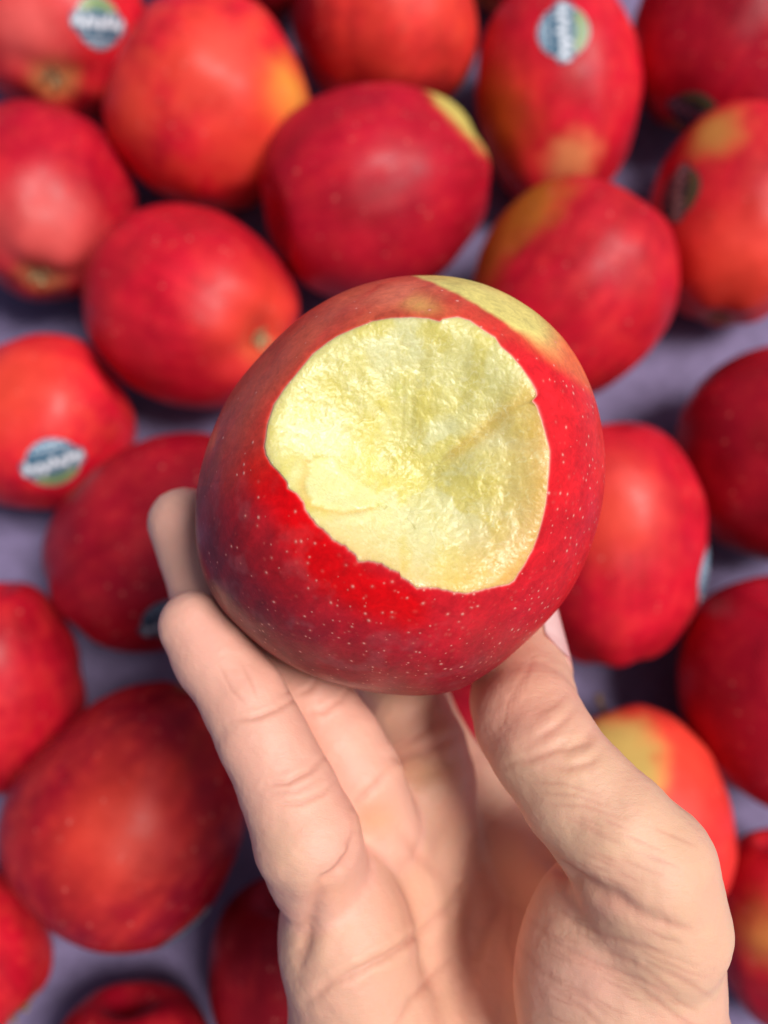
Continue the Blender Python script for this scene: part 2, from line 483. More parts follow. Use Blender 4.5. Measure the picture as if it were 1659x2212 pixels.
# cx, cy, half width, half length, stem direction (deg), stem tilt to viewer, taper, lift(cm)
APPLES = [
 # (shape..., label, base, patches, mottle, stickers)
 (( 130,   75, 195, 175,  98, -32, .06, 0.0), "red apple in the top left corner, blue round sticker above its dry calyx", RED, [(60,60,90,PINK,.8)], .25, [(213, 50, 180, '')]),
 (( 457,  232, 220, 218, 150,  20, .05, 0.0), "orange-red mottled apple below the top edge, with an orange flush on its right side", RED*1.1, [(625,210,70,YEL*np.array([1,.7,.5]),.7),(290,230,60,ORA,.9),(470,140,90,ORA,.9),(560,330,90,ORA,.9)], .55, []),
 (( 830,   70, 205, 165,  75,  10, .08, 0.0), "bright orange-red apple cut by the top edge, right behind the central red apple", np.array([.72,.035,.03]), [(640,60,110,DARK,.5),(1010,170,50,YEL*.6,.6)], .55, []),  # DARK patch paints the shading on its left side
 ((1205,  208, 178, 230,  92,  10, .07, 0.0), "tall red apple with blue and green sticker on top and peach spot at lower end", RED, [(1235,352,40,np.array([.80,.26,.10]),.8),(1060,260,90,np.array([.55,.07,.01]),.8)], .15, [(1218, 70, 92, '')]),
 ((1562,  100, 195, 205,  70,  15, .05, 0.0), "crimson apple in the top right corner with a shaded sticker on its lower edge", MID, [], .05, [(1500, 240, 190, .35)]),
 ((  92,  445, 192, 212, 100, -28, .10, 0.0), "rosy apple cut by the left edge with a brown calyx at its lower end", MID*1.15, [(100,510,90,PINK*.9,.9)], .08, []),
 (( 795,  418, 217, 250, 200,  15, .04, 0.9), "deep red apple right above the bitten one, with a green-yellow patch at its upper right", MID*1.15, [(1010,250,72,GRN,.35)], .06, []),
 (( 420,  670, 216, 234, 152, -34, .08, 0.2), "crimson apple left of the bitten apple's top, its calyx ringed by an orange flush", RED*.9, [(575,700,95,ORA,.9)], .08, []),
 ((1226,  640, 212, 245,  58,   8, .12, 0.6), "red apple with an orange streak along its left shoulder, right above the bitten apple", RED*.92, [(1040,545,110,np.array([.46,.14,.015]),.6),(1130,455,80,np.array([.48,.14,.015]),.6)], .14, []),
 ((1590,  452, 185, 238,  80,   0, .03, 0.0), "orange-tinged apple cut by the right edge, with a shade-darkened sticker on its left side", RED*.95, [(1540,290,48,np.array([.55,.22,.05]),.8),(1600,600,120,ORA,.9)], .28, [(1463, 415, 85, np.array([.38, .22, .20]))]),
 ((  95,  915, 182, 200,  30,   0, .03, 0.0), "bright red apple at the left edge with a blue-and-white sticker on its lower part", RED*1.1, [(20,830,100,ORA,.9)], .35, [(115, 1000, 6, '')]),
 (( 365, 1168, 218, 268,  32,   0, .04, 0.0), "shaded dark red apple behind the raised fingertip, with a shade-darkened sticker beside the hand", MID, [], .08, [(372, 1342, 30, .45)]),  # base and sticker colours darkened for the shade here
 ((1345, 1168, 199, 280,  95,   8, .03, 0.9), "tall red apple right of the bitten apple, sticker edge glinting on its right rim", RED*.92, [(1330,1110,80,ORA,.9)], .12, [(1533, 1235, 80, '')]),
 ((1672,  990, 240, 232, -15,  25, .04, 0.0), "dark crimson apple cut by the right edge beside the lilac gap, its calyx turned left", MID*.9, [], .04, []),
 ((1668, 1500, 232, 258, 100,  20, .04, 0.0), "dark wine-red apple cut by the right edge, level with the thumb's top joint", MID, [], .04, []),
 ((   8, 1485, 165, 245,  95,  10, .05, 0.0), "red apple cut by the left edge, level with the fingers' knuckles", RED*.85, [], .15, []),
 (( 298, 1740, 246, 282, 238,  10, .20, 0.6), "heart-shaped mottled red apple left of the hand, half in its shadow", MID*.9, [(250,1800,100,ORA*.8,.95)], .25, [(392, 1990, 40, .8)]),  # base colour darkened for the shade of the hand
 ((1418, 1722, 176, 222, 110, -25, .04, 1.0), "apple peeking out behind the thumb with a large yellow patch on its upper left", np.array([.75,.03,.03]), [(1450,1640,100,ORA*1.15,.9),(1318,1655,100,np.array([.66,.44,.12]),.45)], .35, []),
 ((1700, 2010, 150, 225,  95,   5, .04, 0.0), "red apple with a yellowish blush in the bottom right corner beside the wrist", RED*.9, [(1655,2030,50,YEL*np.array([.8,.45,.5]),.98)], .2, []),
 (( -85, 2060, 170, 190, 140,  -5, .04, 0.0), "red apple in the bottom left corner, mostly cut off by the left edge", RED*.9, [], .2, []),
 (( 280, 2330, 185, 190,  90,   0, .04, 0.0), "dark red apple rising from the bottom edge left of the hand", MID, [], .1, []),
 (( 640, 2110, 190, 215,  95,  10, .04, 0.0), "very dark red apple in the hand's shadow near the bottom edge", DARK*1.3, [], .04, []),  # hand's shadow painted into the very dark base colour
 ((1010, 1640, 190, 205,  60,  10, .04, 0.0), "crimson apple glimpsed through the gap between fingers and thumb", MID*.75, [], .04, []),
 (( 520, -155, 200, 190,  60,  10, .04, 0.0), "dark red apple showing a sliver between its neighbours at the top edge", DARK*1.2, [], .04, []),
 ((1130, -165, 190, 180,  60,  10, .04, 0.0), "dark red apple just peeping in at the top edge behind the tall stickered apple", MID, [], .04, []),
]
shapes = []
for i, A in enumerate(APPLES):
    shapes.append(Shape(*A[0], seed=i + 3))
# settle: push apart any that interpenetrate (sideways in the picture by a few mm)
def support_gap(A, B):
    v = B.c - A.c; d = np.linalg.norm(v); u = v / d
    def ext(S, w):
        l = w @ S.M; return math.sqrt((S.a * l[0]) ** 2 + (S.a * l[1]) ** 2 + (S.b * l[2]) ** 2)
    return d - ext(A, u) - ext(B, -u), u
for it in range(40):
    for i in range(len(shapes)):
        for j in range(i + 1, len(shapes)):
            g, u = support_gap(shapes[i], shapes[j])
            if g < 0:
                if it == 0: print("overlap", i, j, round(g, 2))
                shapes[i].c = shapes[i].c + u * g * 0.5; shapes[j].c = shapes[j].c - u * g * 0.5
    for S in shapes:        # never below the tray
        axw = Rc @ S.ax
        hw = math.sqrt((S.b * axw[2]) ** 2 + S.a ** 2 * (1 - axw[2] ** 2)) - 0.15
        w = Rc @ S.c + Oc
        if w[2] < hw: w[2] = hw
        S.c = Rc.T @ (w - Oc)
for S, A in zip(shapes, APPLES):
    px, py = proj(S.c)
    if abs(px - A[0][0]) + abs(py - A[0][1]) > 12: print("moved", A[0][:2], round(float(px)), round(float(py)), 'z', round(float((Rc@S.c+Oc)[2]),2))
    o = build_apple(S, A[1], A[2], A[3], A[4], A[5])

# ------------------------------------------------------------------ the bitten apple
AC = P(865, 1052, 17.9)
sil = [(900,600),(800,615),(700,652),(620,712),(560,772),(510,832),(480,880),(448,960),(428,1040),(420,1110),(424,1190),(445,1260),(475,1315),(520,1362),(580,1412),(650,1452),(720,1477),(800,1496),(870,1504),(945,1504),(1000,1487),(1060,1448),(1120,1398),(1180,1345),(1240,1262),(1275,1180),(1297,1100),(1305,1020),(1300,950),(1290,890),(1265,820),(1230,755),(1190,710),(1150,675),(1100,642),(1050,620),(1000,606),(950,600)]
spx, spy = proj(AC)
sa = np.array([math.atan2(-(y - spy), x - spx) for x, y in sil]); sr = np.array([math.hypot(x - spx, y - spy) for x, y in sil])
o_ = np.argsort(sa); sa, sr = sa[o_], sr[o_]
fa = np.linspace(-math.pi, math.pi, 361)
fr = np.interp(fa, sa, sr, period=2 * math.pi)
kern = np.hanning(15); kern /= kern.sum()
fr = np.convolve(np.concatenate([fr[-20:], fr, fr[:20]]), kern, 'same')[20:-20]
fR = 17.9 * np.sin(np.arctan(fr / F))
STEM_D = nrm(np.array([-0.25, 0.42, -0.87])); CAL_D = nrm(np.array([0.35, -0.45, -0.82]))
def apple_r(D):
    ang = np.arctan2(D[..., 1], D[..., 0]); z = D[..., 2]
    R = np.interp(ang, fa, fR)
    th = np.arccos(np.clip(z, -1, 1))
    w = ss(0.1, 1.25, th) * (1 - 0.6 * ss(1.9, 3.0, th))
    r = 3.98 + (R - 3.98) * w
    a1 = np.arccos(np.clip(D @ STEM_D, -1, 1))
    r = r - 0.9 * np.exp(-(a1 / 0.22) ** 2)
    a2 = np.arccos(np.clip(D @ CAL_D, -1, 1))
    r = r - 0.5 * np.exp(-(a2 / 0.16) ** 2)
    r = r + 0.03 * noise(D, 2.2, 77) + 0.012 * noise(D, 6, 78)
    return r
def hit_apple(px, py):
    px = np.atleast_1d(px).astype(float); py = np.atleast_1d(py).astype(float)
    ray = np.stack([(px - CXP) / F, -(py - CYP) / F, -np.ones_like(px)], -1)
    def f(t):
        v = ray * t[:, None] - AC
        l = np.linalg.norm(v, axis=-1); return l - apple_r(v / l[:, None])
    lo = np.full(len(px), 13.0); hi = lo.copy(); done = np.zeros(len(px), bool)
    for t in np.arange(13.0, 18.2, 0.1):
        tt = np.full(len(px), t); inside = (f(tt) < 0) & ~done
        hi[inside] = t; lo[inside] = t - 0.1; done |= inside
    for _ in range(18):
        m = (lo + hi) / 2; s = f(m) < 0
        hi = np.where(s, m, hi); lo = np.where(s, lo, m)
    return nrm(ray * hi[:, None] - AC)
bz = [(30,690),(40,620),(75,510),(135,420),(210,330),(290,230),(375,165),(430,130),(520,90),(620,50),(720,32),(850,28),(930,35),(995,54),(1008,38),(1090,25),(1160,45),(1230,95),(1300,140),(1330,190),(1390,240),(1440,300),(1490,370),(1525,430),(1530,462),(1506,490),(1530,520),(1550,580),(1575,660),(1590,720),(1602,770),(1598,860),(1590,960),(1580,1060),(1560,1150),(1535,1240),(1510,1310),(1460,1400),(1410,1480),(1380,1505),(1300,1520),(1220,1540),(1120,1557),(1060,1545),(1000,1527),(930,1525),(890,1530),(860,1515),(820,1490),(780,1460),(770,1435),(720,1420),(700,1400),(640,1385),(600,1375),(545,1385),(525,1345),(480,1300),(410,1265),(370,1220),(320,1180),(285,1140),(250,1090),(240,1050),(200,1000),(155,975),(150,940),(110,890),(60,840),(30,790),(22,740)]
bx = np.array([562 + x * 0.3907 for x, y in bz]); by = np.array([674 + y * 0.3907 for x, y in bz])
# densify
ti = np.arange(len(bx) + 1); te = np.linspace(0, len(bx), 1400, endpoint=False)
bxd = np.interp(te, ti, np.append(bx, bx[0])); byd = np.interp(te, ti, np.append(by, by[0]))
BD = hit_apple(880, 985)[0]
E1 = nrm(np.cross([0, 1.0, 0], BD)); E2 = np.cross(BD, E1)
bd = hit_apple(bxd, byd)
b_ph = np.arctan2(bd @ E2, bd @ E1); b_al = np.arccos(bd @ BD)
q_ = np.argsort(b_ph); b_ph, b_al = b_ph[q_], b_al[q_]
NPH = 900
phi = np.linspace(-math.pi, math.pi, NPH, endpoint=False)
alb = np.interp(phi, b_ph, b_al, period=2 * math.pi)
jag = noise(np.stack([np.cos(phi), np.sin(phi), 0 * phi], -1), 26, 3) + 0.6 * noise(np.stack([np.cos(phi), np.sin(phi), 0 * phi], -1), 60, 4)
lowleft = ss(-0.4, -1.0, np.sin(phi)) * 0.8 + 0.2
alb = alb + 0.0045 * jag * lowleft
def to_dir(al, ph):
    return np.cos(al)[..., None] * BD + np.sin(al)[..., None] * (np.cos(ph)[..., None] * E1 + np.sin(ph)[..., None] * E2)
# peel
NR = 300
s = np.linspace(0, 1, NR)[:, None] ** 1.15
AL = alb[None, :] + (math.pi - 0.004 - alb[None, :]) * s
PH = np.broadcast_to(phi[None, :], AL.shape)
D = to_dir(AL, PH); R = apple_r(D)
lip = (AL - alb[None, :])
R = R - 0.02 * np.exp(-(lip / 0.012) ** 2)
V = (D * R[..., None]).reshape(-1, 3); D = D.reshape(-1, 3)
px, py = proj(V + AC)
lipf = lip.reshape(-1)
front = ss(-0.35, 0.15, D[:, 2])
C = np.zeros_like(V); C[:] = (0.60, 0.010, 0.018)
big = fbm(D, 1.6, 3, 21); med = fbm(D, 5, 4, 22)
ub = nrm(np.array([-0.55, -0.80, -0.1])); sd_ = D - 0
stk = fbm(np.stack([D @ np.array([.80,-.55,.2]) * 9, D @ np.array([.55,.80,.1]) * 1.6, D @ np.array([0.1,.2,.95]) * 1.6], -1), 1.6, 4, 33)
C = C * (1 + 0.25 * big + 0.25 * med)[:, None]
g = lambda x, y, sx, sy, rot=0: np.exp(-(((px - x) * math.cos(rot) + (py - y) * math.sin(rot)) / sx) ** 2 - ((-(px - x) * math.sin(rot) + (py - y) * math.cos(rot)) / sy) ** 2) * front
# dark-red pigment plus painted shade on the lower left, towards the base
cheek_shade = ss(0.22, 1.0, D @ nrm(np.array([-0.86, -0.42, 0.0])))
C = mixc(C, (0.17, 0.008, 0.014), np.clip(0.95 * cheek_shade + 0.35 * stk + 0.2 * med, 0, 1))
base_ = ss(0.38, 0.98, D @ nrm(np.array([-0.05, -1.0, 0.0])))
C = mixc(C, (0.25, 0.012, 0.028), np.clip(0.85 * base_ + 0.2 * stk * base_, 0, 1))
# pure red band under the bite
band, bt = seg_dist(px, py, [(575, 1010), (640, 1120), (720, 1230), (800, 1285), (880, 1310)])
C = mixc(C, (0.70, 0.001, 0.003), ss(75, 15, band + 16 * med) * front * 0.95)
# right side clear red
C = mixc(C, (0.66, 0.012, 0.014), np.clip(ss(0.35, 0.95, D[:, 0]) * 0.85 * (1 + 0.6 * med + 0.4 * stk), 0, 1))
C = mixc(C, (0.78, 0.07, 0.05), ss(0.72, 1.0, D[:, 0] * 0.93 + D[:, 1] * 0.3) * 0.5)
# brownish rose shoulder at top
shl = ss(0.20, 0.80, D @ nrm(np.array([-0.42, 0.90, 0.05])))
C = mixc(C, (0.56, 0.085, 0.042), np.clip(shl * (1.0 + 0.5 * stk + 0.3 * med), 0, 1))
C = mixc(C, (0.66, 0.36, 0.10), np.clip(g(905, 657, 44, 20, 0.3) * (0.9 + 0.9 * med), 0, 1))
C = mixc(C, (0.70, 0.16, 0.09), g(860, 640, 140, 28, 0.0) * np.clip(0.7 + 1.0 * stk, 0, 1))
# ground-yellow patch at the upper right
ep = [(883,604),(924,611),(971,642),(1015,667),(1080,701),(1121,729),(1152,754),(1190,774)]
ed = hit_apple([e[0] for e in ep], [e[1] for e in ep])
cen_ = ed.mean(0); U_, S_, Vt = np.linalg.svd(ed - cen_); pn = Vt[2]
if pn @ np.array([0.5, 0.6, -0.6]) < 0: pn = -pn
off = pn @ cen_
sdist = D @ pn - off - 0.020 + 0.007 * stk + 0.005 * med
inl = ss(0.70, 0.55, np.arccos(np.clip(D @ nrm(nrm(cen_) + pn * 0.45), -1, 1)))
soft = 0.008 + 0.05 * ss(1080, 1230, px)
yel = ss(-soft, soft, sdist) * inl * (1 - front * ss(1150, 1235, px + 14 * stk))
C = mixc(C, (0.80, 0.20, 0.06), ss(-0.06, 0.0, sdist) * inl * 0.7 * ss(1060, 1240, px))
C = mixc(C, (0.68, 0.57, 0.17), yel)
# bloom / faint russet
C = mixc(C, (0.34, 0.10, 0.11), 0.30 * ss(0.1, 0.5, fbm(D, 9, 4, 51)) * ss(0.1, 0.8, D @ nrm(np.array([-0.6, -0.8, 0]))))
C = mixc(C, (0.72, 0.16, 0.05), np.clip(g(459, 950, 8, 22, 0.35) * 1.4, 0, 1))
# pale torn rim right at the bite
C = mixc(C, (0.80, 0.42, 0.32), ss(0.010, 0.002, lipf) * 0.75)
dots = 0.28 + 0.80 * ss(-0.2, 0.6, D @ nrm(np.array([0.55, -0.80, 0.1]))) + 0.25 * ss(0.4, 0.9, D[:, 0]) + 0.12 * ss(0.2, 0.8, -D[:, 1])
dots = dots * (1 - yel) * (0.75 + 0.5 * fbm(D, 4, 2, 61))
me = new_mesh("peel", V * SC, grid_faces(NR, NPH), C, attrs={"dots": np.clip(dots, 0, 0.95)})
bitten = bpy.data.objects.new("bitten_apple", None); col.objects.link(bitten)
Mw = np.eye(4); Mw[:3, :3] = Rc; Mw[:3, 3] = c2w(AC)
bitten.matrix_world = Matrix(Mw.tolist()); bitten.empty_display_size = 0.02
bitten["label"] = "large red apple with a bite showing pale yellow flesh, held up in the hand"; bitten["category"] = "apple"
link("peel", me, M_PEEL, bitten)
sm = link("stem", stem_mesh(), None, bitten)
sm.location = tuple(STEM_D * 3.05 * SC); sm.rotation_euler = Vector(STEM_D).to_track_quat('Z', 'Y').to_euler()
cx_ = link("calyx", calyx_mesh(), None, bitten)
cx_.location = tuple(CAL_D * 3.45 * SC); cx_.rotation_euler = Vector(CAL_D).to_track_quat('Z', 'Y').to_euler()
# flesh
NF = 330
s = np.linspace(1, 0.002, NF)[:, None] * np.ones((1, NPH))
kw = np.hanning(121); kw /= kw.sum()
alsm = np.convolve(np.concatenate([alb[-60:], alb, alb[:60]]), kw, 'same')[60:-60]
kw2 = np.hanning(401); kw2 /= kw2.sum()
alsm2 = np.convolve(np.concatenate([alb[-200:], alb, alb[:200]]), kw2, 'same')[200:-200]
AL = s * (alsm2[None, :] + (alsm - alsm2)[None, :] * s ** 5 + (alb - alsm)[None, :] * s ** 22); PH = np.broadcast_to(phi[None, :], AL.shape)
D = to_dir(AL, PH); R = apple_r(D)
S0 = D * R[..., None]
px, py = proj(S0 + AC)
px = px + 11 * fbm(S0, 1.6, 3, 301); py = py + 11 * fbm(S0, 1.6, 3, 302)
edge = (1 - s) * alsm2[None, :] * 4.0           # cm from the rim
dep = 1.50 * (1 - s ** 2.0) ** 0.95 * ss(-0.25, 0.55, edge) + 0.03 * ss(0, 0.25, edge)
# broad relief
G = lambda x, y, sx, sy, rot=0: np.exp(-(((px - x) * math.cos(rot) + (py - y) * math.sin(rot)) / sx) ** 2 - ((-(px - x) * math.sin(rot) + (py - y) * math.cos(rot)) / sy) ** 2)
inn = ss(0.0, 0.35, edge)
dep = dep + inn * (0.13 * G(845, 900, 130, 110) + 0.13 * G(1000, 1000, 90, 50, -.3) - 0.16 * G(1110, 1010, 50, 70) - 0.10 * G(760, 820, 60, 120, .4) - 0.04 * G(960, 830, 40, 110, .1) + 0.04 * G(1020, 820, 30, 60))
nd, nt = seg_dist(px, py, [(1150, 862), (1110, 888), (1070, 925), (1035, 950)])
side_ = (py - 862) - (px - 1150) * (-0.75)
dep = dep + 0.08 * np.exp(-(nd / 19) ** 2) + 0.07 * np.exp(-(nd / 60) ** 2) * ss(12, -20, side_) * inn
fl = [(628, 985), (640, 1050), (690, 1090), (760, 1118)]
fd, ft = seg_dist(px, py, [(655, 1010), (700, 1060), (755, 1100)])
facet = ss(48, 26, fd + 5 * noise(np.stack([px, py, 0 * px], -1), 0.03, 8))
dep = dep - 0.07 * facet * inn
fc, _t = seg_dist(px, py, [(632, 985), (640, 1045), (665, 1090), (720, 1115), (790, 1110)])
dep = dep + 0.055 * np.exp(-(fc / 8) ** 2)
for (poly, a_, w_) in (([(790,1095),(812,1110)], .05, 6), ([(885,1150),(905,1175)], .04, 5), ([(730,850),(770,835),(800,810)], .05, 6), ([(900,760),(905,850)], .02, 12), ([(870,740),(868,840)], .02, 9), ([(990,1060),(1000,1120)], .03, 9)):
    dd, _t = seg_dist(px, py, poly); dep = dep + a_ * np.exp(-(dd / w_) ** 2)
S1 = D * (R - dep)[..., None]
grain = (1 - 0.75 * facet) * ss(0.0, 0.25, edge)
grain = grain * (0.55 + 0.45 * ss(-0.3, 0.3, fbm(S0, 1.2, 3, 90)))
m1 = fbm(S1, 2.0, 4, 91); w1 = S1 + 0.10 * np.stack([noise(S1, 5, 101), noise(S1, 5, 102), noise(S1, 5, 103)], -1)
rid = 1 - abs(fbm(w1, 7.5, 3, 92)) * 2.6
rid2 = fbm(w1, 16, 2, 93)
dep = dep - inn * (0.09 * m1 + 0.022 * fbm(S1, 5.0, 2, 98)) - grain * (0.008 * np.clip(rid, -0.5, 1) + 0.005 * rid2)
dep = dep + 0.010 * fbm(S1, 14, 2, 94) * ss(0, 0.05, edge)
Vf = D * (R - dep)[..., None]
# keep the rim exactly on the peel edge
Vf[0] = D[0] * (R[0] - 0.02)[..., None]
Cf = np.zeros_like(Vf); Cf[:] = (0.74, 0.67, 0.24)
Cf = mixc(Cf, (0.77, 0.74, 0.38), ss(-0.2, 0.5, fbm(S0, 1.1, 3, 95)))
Cf = mixc(Cf, (0.72, 0.62, 0.14), 0.75 * ss(-0.05, 0.4, fbm(S0, 2.2, 3, 96)))
Cf = mixc(Cf, (0.80, 0.80, 0.42), 0.6 * facet)
hot = ss(0.55, 1.0, np.cos(np.arctan2(-(py - 985), px - 880) + 0.25)) * 0.9 + ss(0.4, 0.9, -np.sin(np.arctan2(-(py - 985), px - 880))) * 0.55
Cf = mixc(Cf, (0.84, 0.42, 0.08), np.clip(hot, 0, 1) * 1.0 * np.exp(-edge / 0.36))
Cf = mixc(Cf, (0.85, 0.48, 0.14), 0.75 * np.exp(-edge / 0.05) * (0.35 + np.clip(hot, 0, 1)))
Cf = mixc(Cf, (0.80, 0.56, 0.12), 0.7 * np.exp(-(nd / 26) ** 2) * ss(1015, 1060, px))  # orange shadow of the notch painted into the flesh
Cf = mixc(Cf, (0.78, 0.50, 0.10), 0.6 * np.exp(-(fc / 7) ** 2))
Cf = mixc(Cf, (0.60, 0.62, 0.12), 0.5 * G(800, 1103, 14, 10) + 0.4 * G(838, 905, 10, 14) + 0.3 * G(855, 770, 20, 10))
Cf = mixc(Cf, (0.90, 0.86, 0.52), 0.50 * grain * ss(0.0, 0.35, fbm(S1, 3.5, 2, 97)) * ss(0.6, 1.0, rid))  # small highlights along the ridges, painted into the tint
Cf = mixc(Cf, (0.70, 0.58, 0.15), 0.25 * grain * ss(0.25, -0.5, rid))
grain_a = np.clip(grain * (0.5 + rid), 0, 1)
flesh = link("flesh", new_mesh("flesh", Vf.reshape(-1, 3) * SC, grid_faces(NF, NPH)[:, ::-1], Cf.reshape(-1, 3), attrs={"grain": grain_a}), M_FLESH, bitten)

# ------------------------------------------------------------------ the hand: one smooth body from a distance field
def clear(p, r, gap=0.0):           # keep a finger point outside the held apple
    v = p - AC; L = np.linalg.norm(v); u = v / L
    need = float(apple_r(u[None])[0]) + r + gap
    return AC + u * max(L, need)
PINKY = [((452,1330,17.6),.70),((478,1400,17.5),.80),((528,1510,17.2),.84),((566,1590,17.0),.86),((628,1720,16.8),.92),((664,1810,16.7),1.03),((690,1890,17.3),0.98)]
RING = [((398,1130,19.4),.80),((425,1195,19.6),.84),((490,1300,19.4),.88),((590,1420,19.1),.92),((668,1520,18.8),.94),((725,1610,18.6),.98),((768,1690,18.6),1.02),((800,1790,18.9),1.05)]
MIDDLE = [((590,1130,22.4),.78),((680,1230,22.6),.86),((770,1350,22.4),.92),((835,1450,21.6),.95),((880,1540,20.8),.98),((912,1610,20.5),1.0),((930,1700,20.6),1.05)]
INDEX = [((700,1080,23.8),.78),((770,1180,24.1),.84),((830,1300,24.2),.86),((872,1420,24.0),.88),((895,1510,23.6),.92),((930,1600,22.9),.98),((985,1700,22.4),1.08),((1010,1780,22.3),1.12)]
THUMB = [((1095,1255,20.9),.80),((1102,1330,20.2),.92),((1106,1410,19.2),1.02),((1116,1490,18.1),1.08),((1142,1560,17.2),1.06),((1175,1615,16.7),1.03),((1250,1715,16.2),1.05),((1325,1795,15.9),1.12),((1392,1880,15.9),1.28),((1424,2000,16.1),1.28)]
def chain(pts, push=True):
    out = []
    for (q, r) in pts:
        p = P(*q)
        if push: p = clear(p, r, -0.03)
        out.append((p, r))
    return out
fingers = [chain(x) for x in (PINKY, RING, MIDDLE, INDEX, THUMB)]
palm = [
 [((727,1905,18.0),1.05),((750,2040,17.8),1.22),((790,2250,17.9),1.45),((850,2560,18.6),1.9)],
 [((815,1800,19.7),1.12),((840,1960,19.6),1.20),((870,2250,19.5),1.4)],
 [((915,1680,20.6),1.15),((930,1900,20.8),1.20),((950,2250,20.3),1.4)],
 [((1000,1740,22.3),1.10),((1005,1950,22.3),1.15),((1015,2250,21.4),1.4)],
 [((1395,2010,16.6),1.25),((1375,2300,17.3),1.82),((1190,2560,18.8),2.2)],
]
palm = [chain(x, False) for x in palm]
web = chain([((1035,1745,22.4),.85),((1150,1850,20.9),.85),((1290,1980,18.6),1.0)], False)
web2 = chain([((1010,1980,21.4),1.0),((1180,2120,19.6),1.2),((1300,2200,18.0),1.3)], False)
wrist = chain([((960,2250,19.8),2.0),((1000,2560,19.6),2.4),((1010,2900,19.6),2.5)], False)
VX = 0.072
lo = np.array([-6.0, -13.2, -26.4]); hi = np.array([7.4, 1.6, -13.6])
nx, ny, nz = [int(v) for v in np.ceil((hi - lo) / VX)]
gx = (lo[0] + VX * np.arange(nx)).astype(np.float32); gy = (lo[1] + VX * np.arange(ny)).astype(np.float32); gz = (lo[2] + VX * np.arange(nz)).astype(np.float32)
def box_idx(p, q, m):
    a = np.minimum(p, q) - m; b = np.maximum(p, q) + m
    i0 = np.clip(((a - lo) / VX).astype(int), 0, [nx, ny, nz]); i1 = np.clip(((b - lo) / VX).astype(int) + 2, 0, [nx, ny, nz])
    return i0, i1
def capsule(field, p, r0, q, r1, k, sq=None):
    m = max(r0, r1) + 1.6
    i0, i1 = box_idx(p, q, m)
    if (i1 <= i0).any(): return
    sl = (slice(i0[0], i1[0]), slice(i0[1], i1[1]), slice(i0[2], i1[2]))
    X = gx[i0[0]:i1[0], None, None]; Y = gy[None, i0[1]:i1[1], None]; Z = gz[None, None, i0[2]:i1[2]]
    v = q - p; L2 = v @ v
    t = np.clip(((X - p[0]) * v[0] + (Y - p[1]) * v[1] + (Z - p[2]) * v[2]) / L2, 0, 1)
    d = np.sqrt((X - p[0] - t * v[0]) ** 2 + (Y - p[1] - t * v[1]) ** 2 + (Z - p[2] - t * v[2]) ** 2) - (r0 + (r1 - r0) * t)
    o = field[sl]
    if k > 0:
        h = np.maximum(k - abs(o - d), 0) / k
        field[sl] = np.minimum(o, d) - h * h * k * 0.25
    else:
        field[sl] = np.minimum(o, d)
def ellipsoid(field, c, rad, k, rot=None):
    m = max(rad) + 1.4
    i0, i1 = box_idx(c, c, m)
    sl = (slice(i0[0], i1[0]), slice(i0[1], i1[1]), slice(i0[2], i1[2]))
    X, Y, Z = np.meshgrid(gx[i0[0]:i1[0]] - c[0], gy[i0[1]:i1[1]] - c[1], gz[i0[2]:i1[2]] - c[2], indexing='ij')
    if rot is not None:
        q = np.stack([X, Y, Z], -1) @ rot.T; X, Y, Z = q[..., 0], q[..., 1], q[..., 2]
    k0 = np.sqrt((X / rad[0]) ** 2 + (Y / rad[1]) ** 2 + (Z / rad[2]) ** 2); k1 = np.sqrt((X / rad[0] ** 2) ** 2 + (Y / rad[1] ** 2) ** 2 + (Z / rad[2] ** 2) ** 2) + 1e-6
    d = (k0 * (k0 - 1) / k1).astype(np.float32)
    o = field[sl]; h = np.maximum(k - abs(o - d), 0) / k
    field[sl] = np.minimum(o, d) - h * h * k * 0.25
def smin(a, b, k):
    h = np.maximum(k - abs(a - b), 0) / k
    return np.minimum(a, b) - h * h * k * 0.25
def rotz(a):
    c, s_ = math.cos(a), math.sin(a); return np.array([[c, s_, 0], [-s_, c, 0], [0, 0, 1.0]])
body = np.full((nx, ny, nz), 3.0, np.float32)
for ch in palm:
    for (p, r), (q, r2) in zip(ch[:-1], ch[1:]): capsule(body, p, r, q, r2, 0.55)
for ch, kk in ((web, 0.6), (web2, 0.8), (wrist, 0.9)):
    for (p, r), (q, r2) in zip(ch[:-1], ch[1:]): capsule(body, p, r, q, r2, kk)
ellipsoid(body, P(1330, 2110, 16.9), (1.92, 2.7, 1.75), 0.35, rotz(-0.12))      # ball of the thumb
ellipsoid(body, P(752, 2050, 17.6), (1.12, 1.9, 1.25), 0.5, rotz(0.15))       # outer edge of the palm
# pads below the fingers
ellipsoid(body, P(925, 1700, 20.1), (0.95, 0.8, 0.8), 0.5)
ellipsoid(body, P(820, 1820, 19.2), (0.95, 0.9, 0.9), 0.5)
ellipsoid(body, P(752, 1975, 17.9), (0.85, 0.85, 0.8), 0.4)
fld = None
KF = [0.04, 0.08, 0.10, 0.2, 0.22]
allf = np.full((nx, ny, nz), 3.0, np.float32)
for ch, k in zip(fingers, KF):
    f_ = np.full((nx, ny, nz), 3.0, np.float32)
    for (p, r), (q, r2) in zip(ch[:-1], ch[1:]): capsule(f_, p, r, q, r2, 0.10)
    body = smin(body, f_, k) if allf is None else body
    allf = np.minimum(allf, f_)
    body = smin(body, f_, k) if k else body
    del f_
field = body
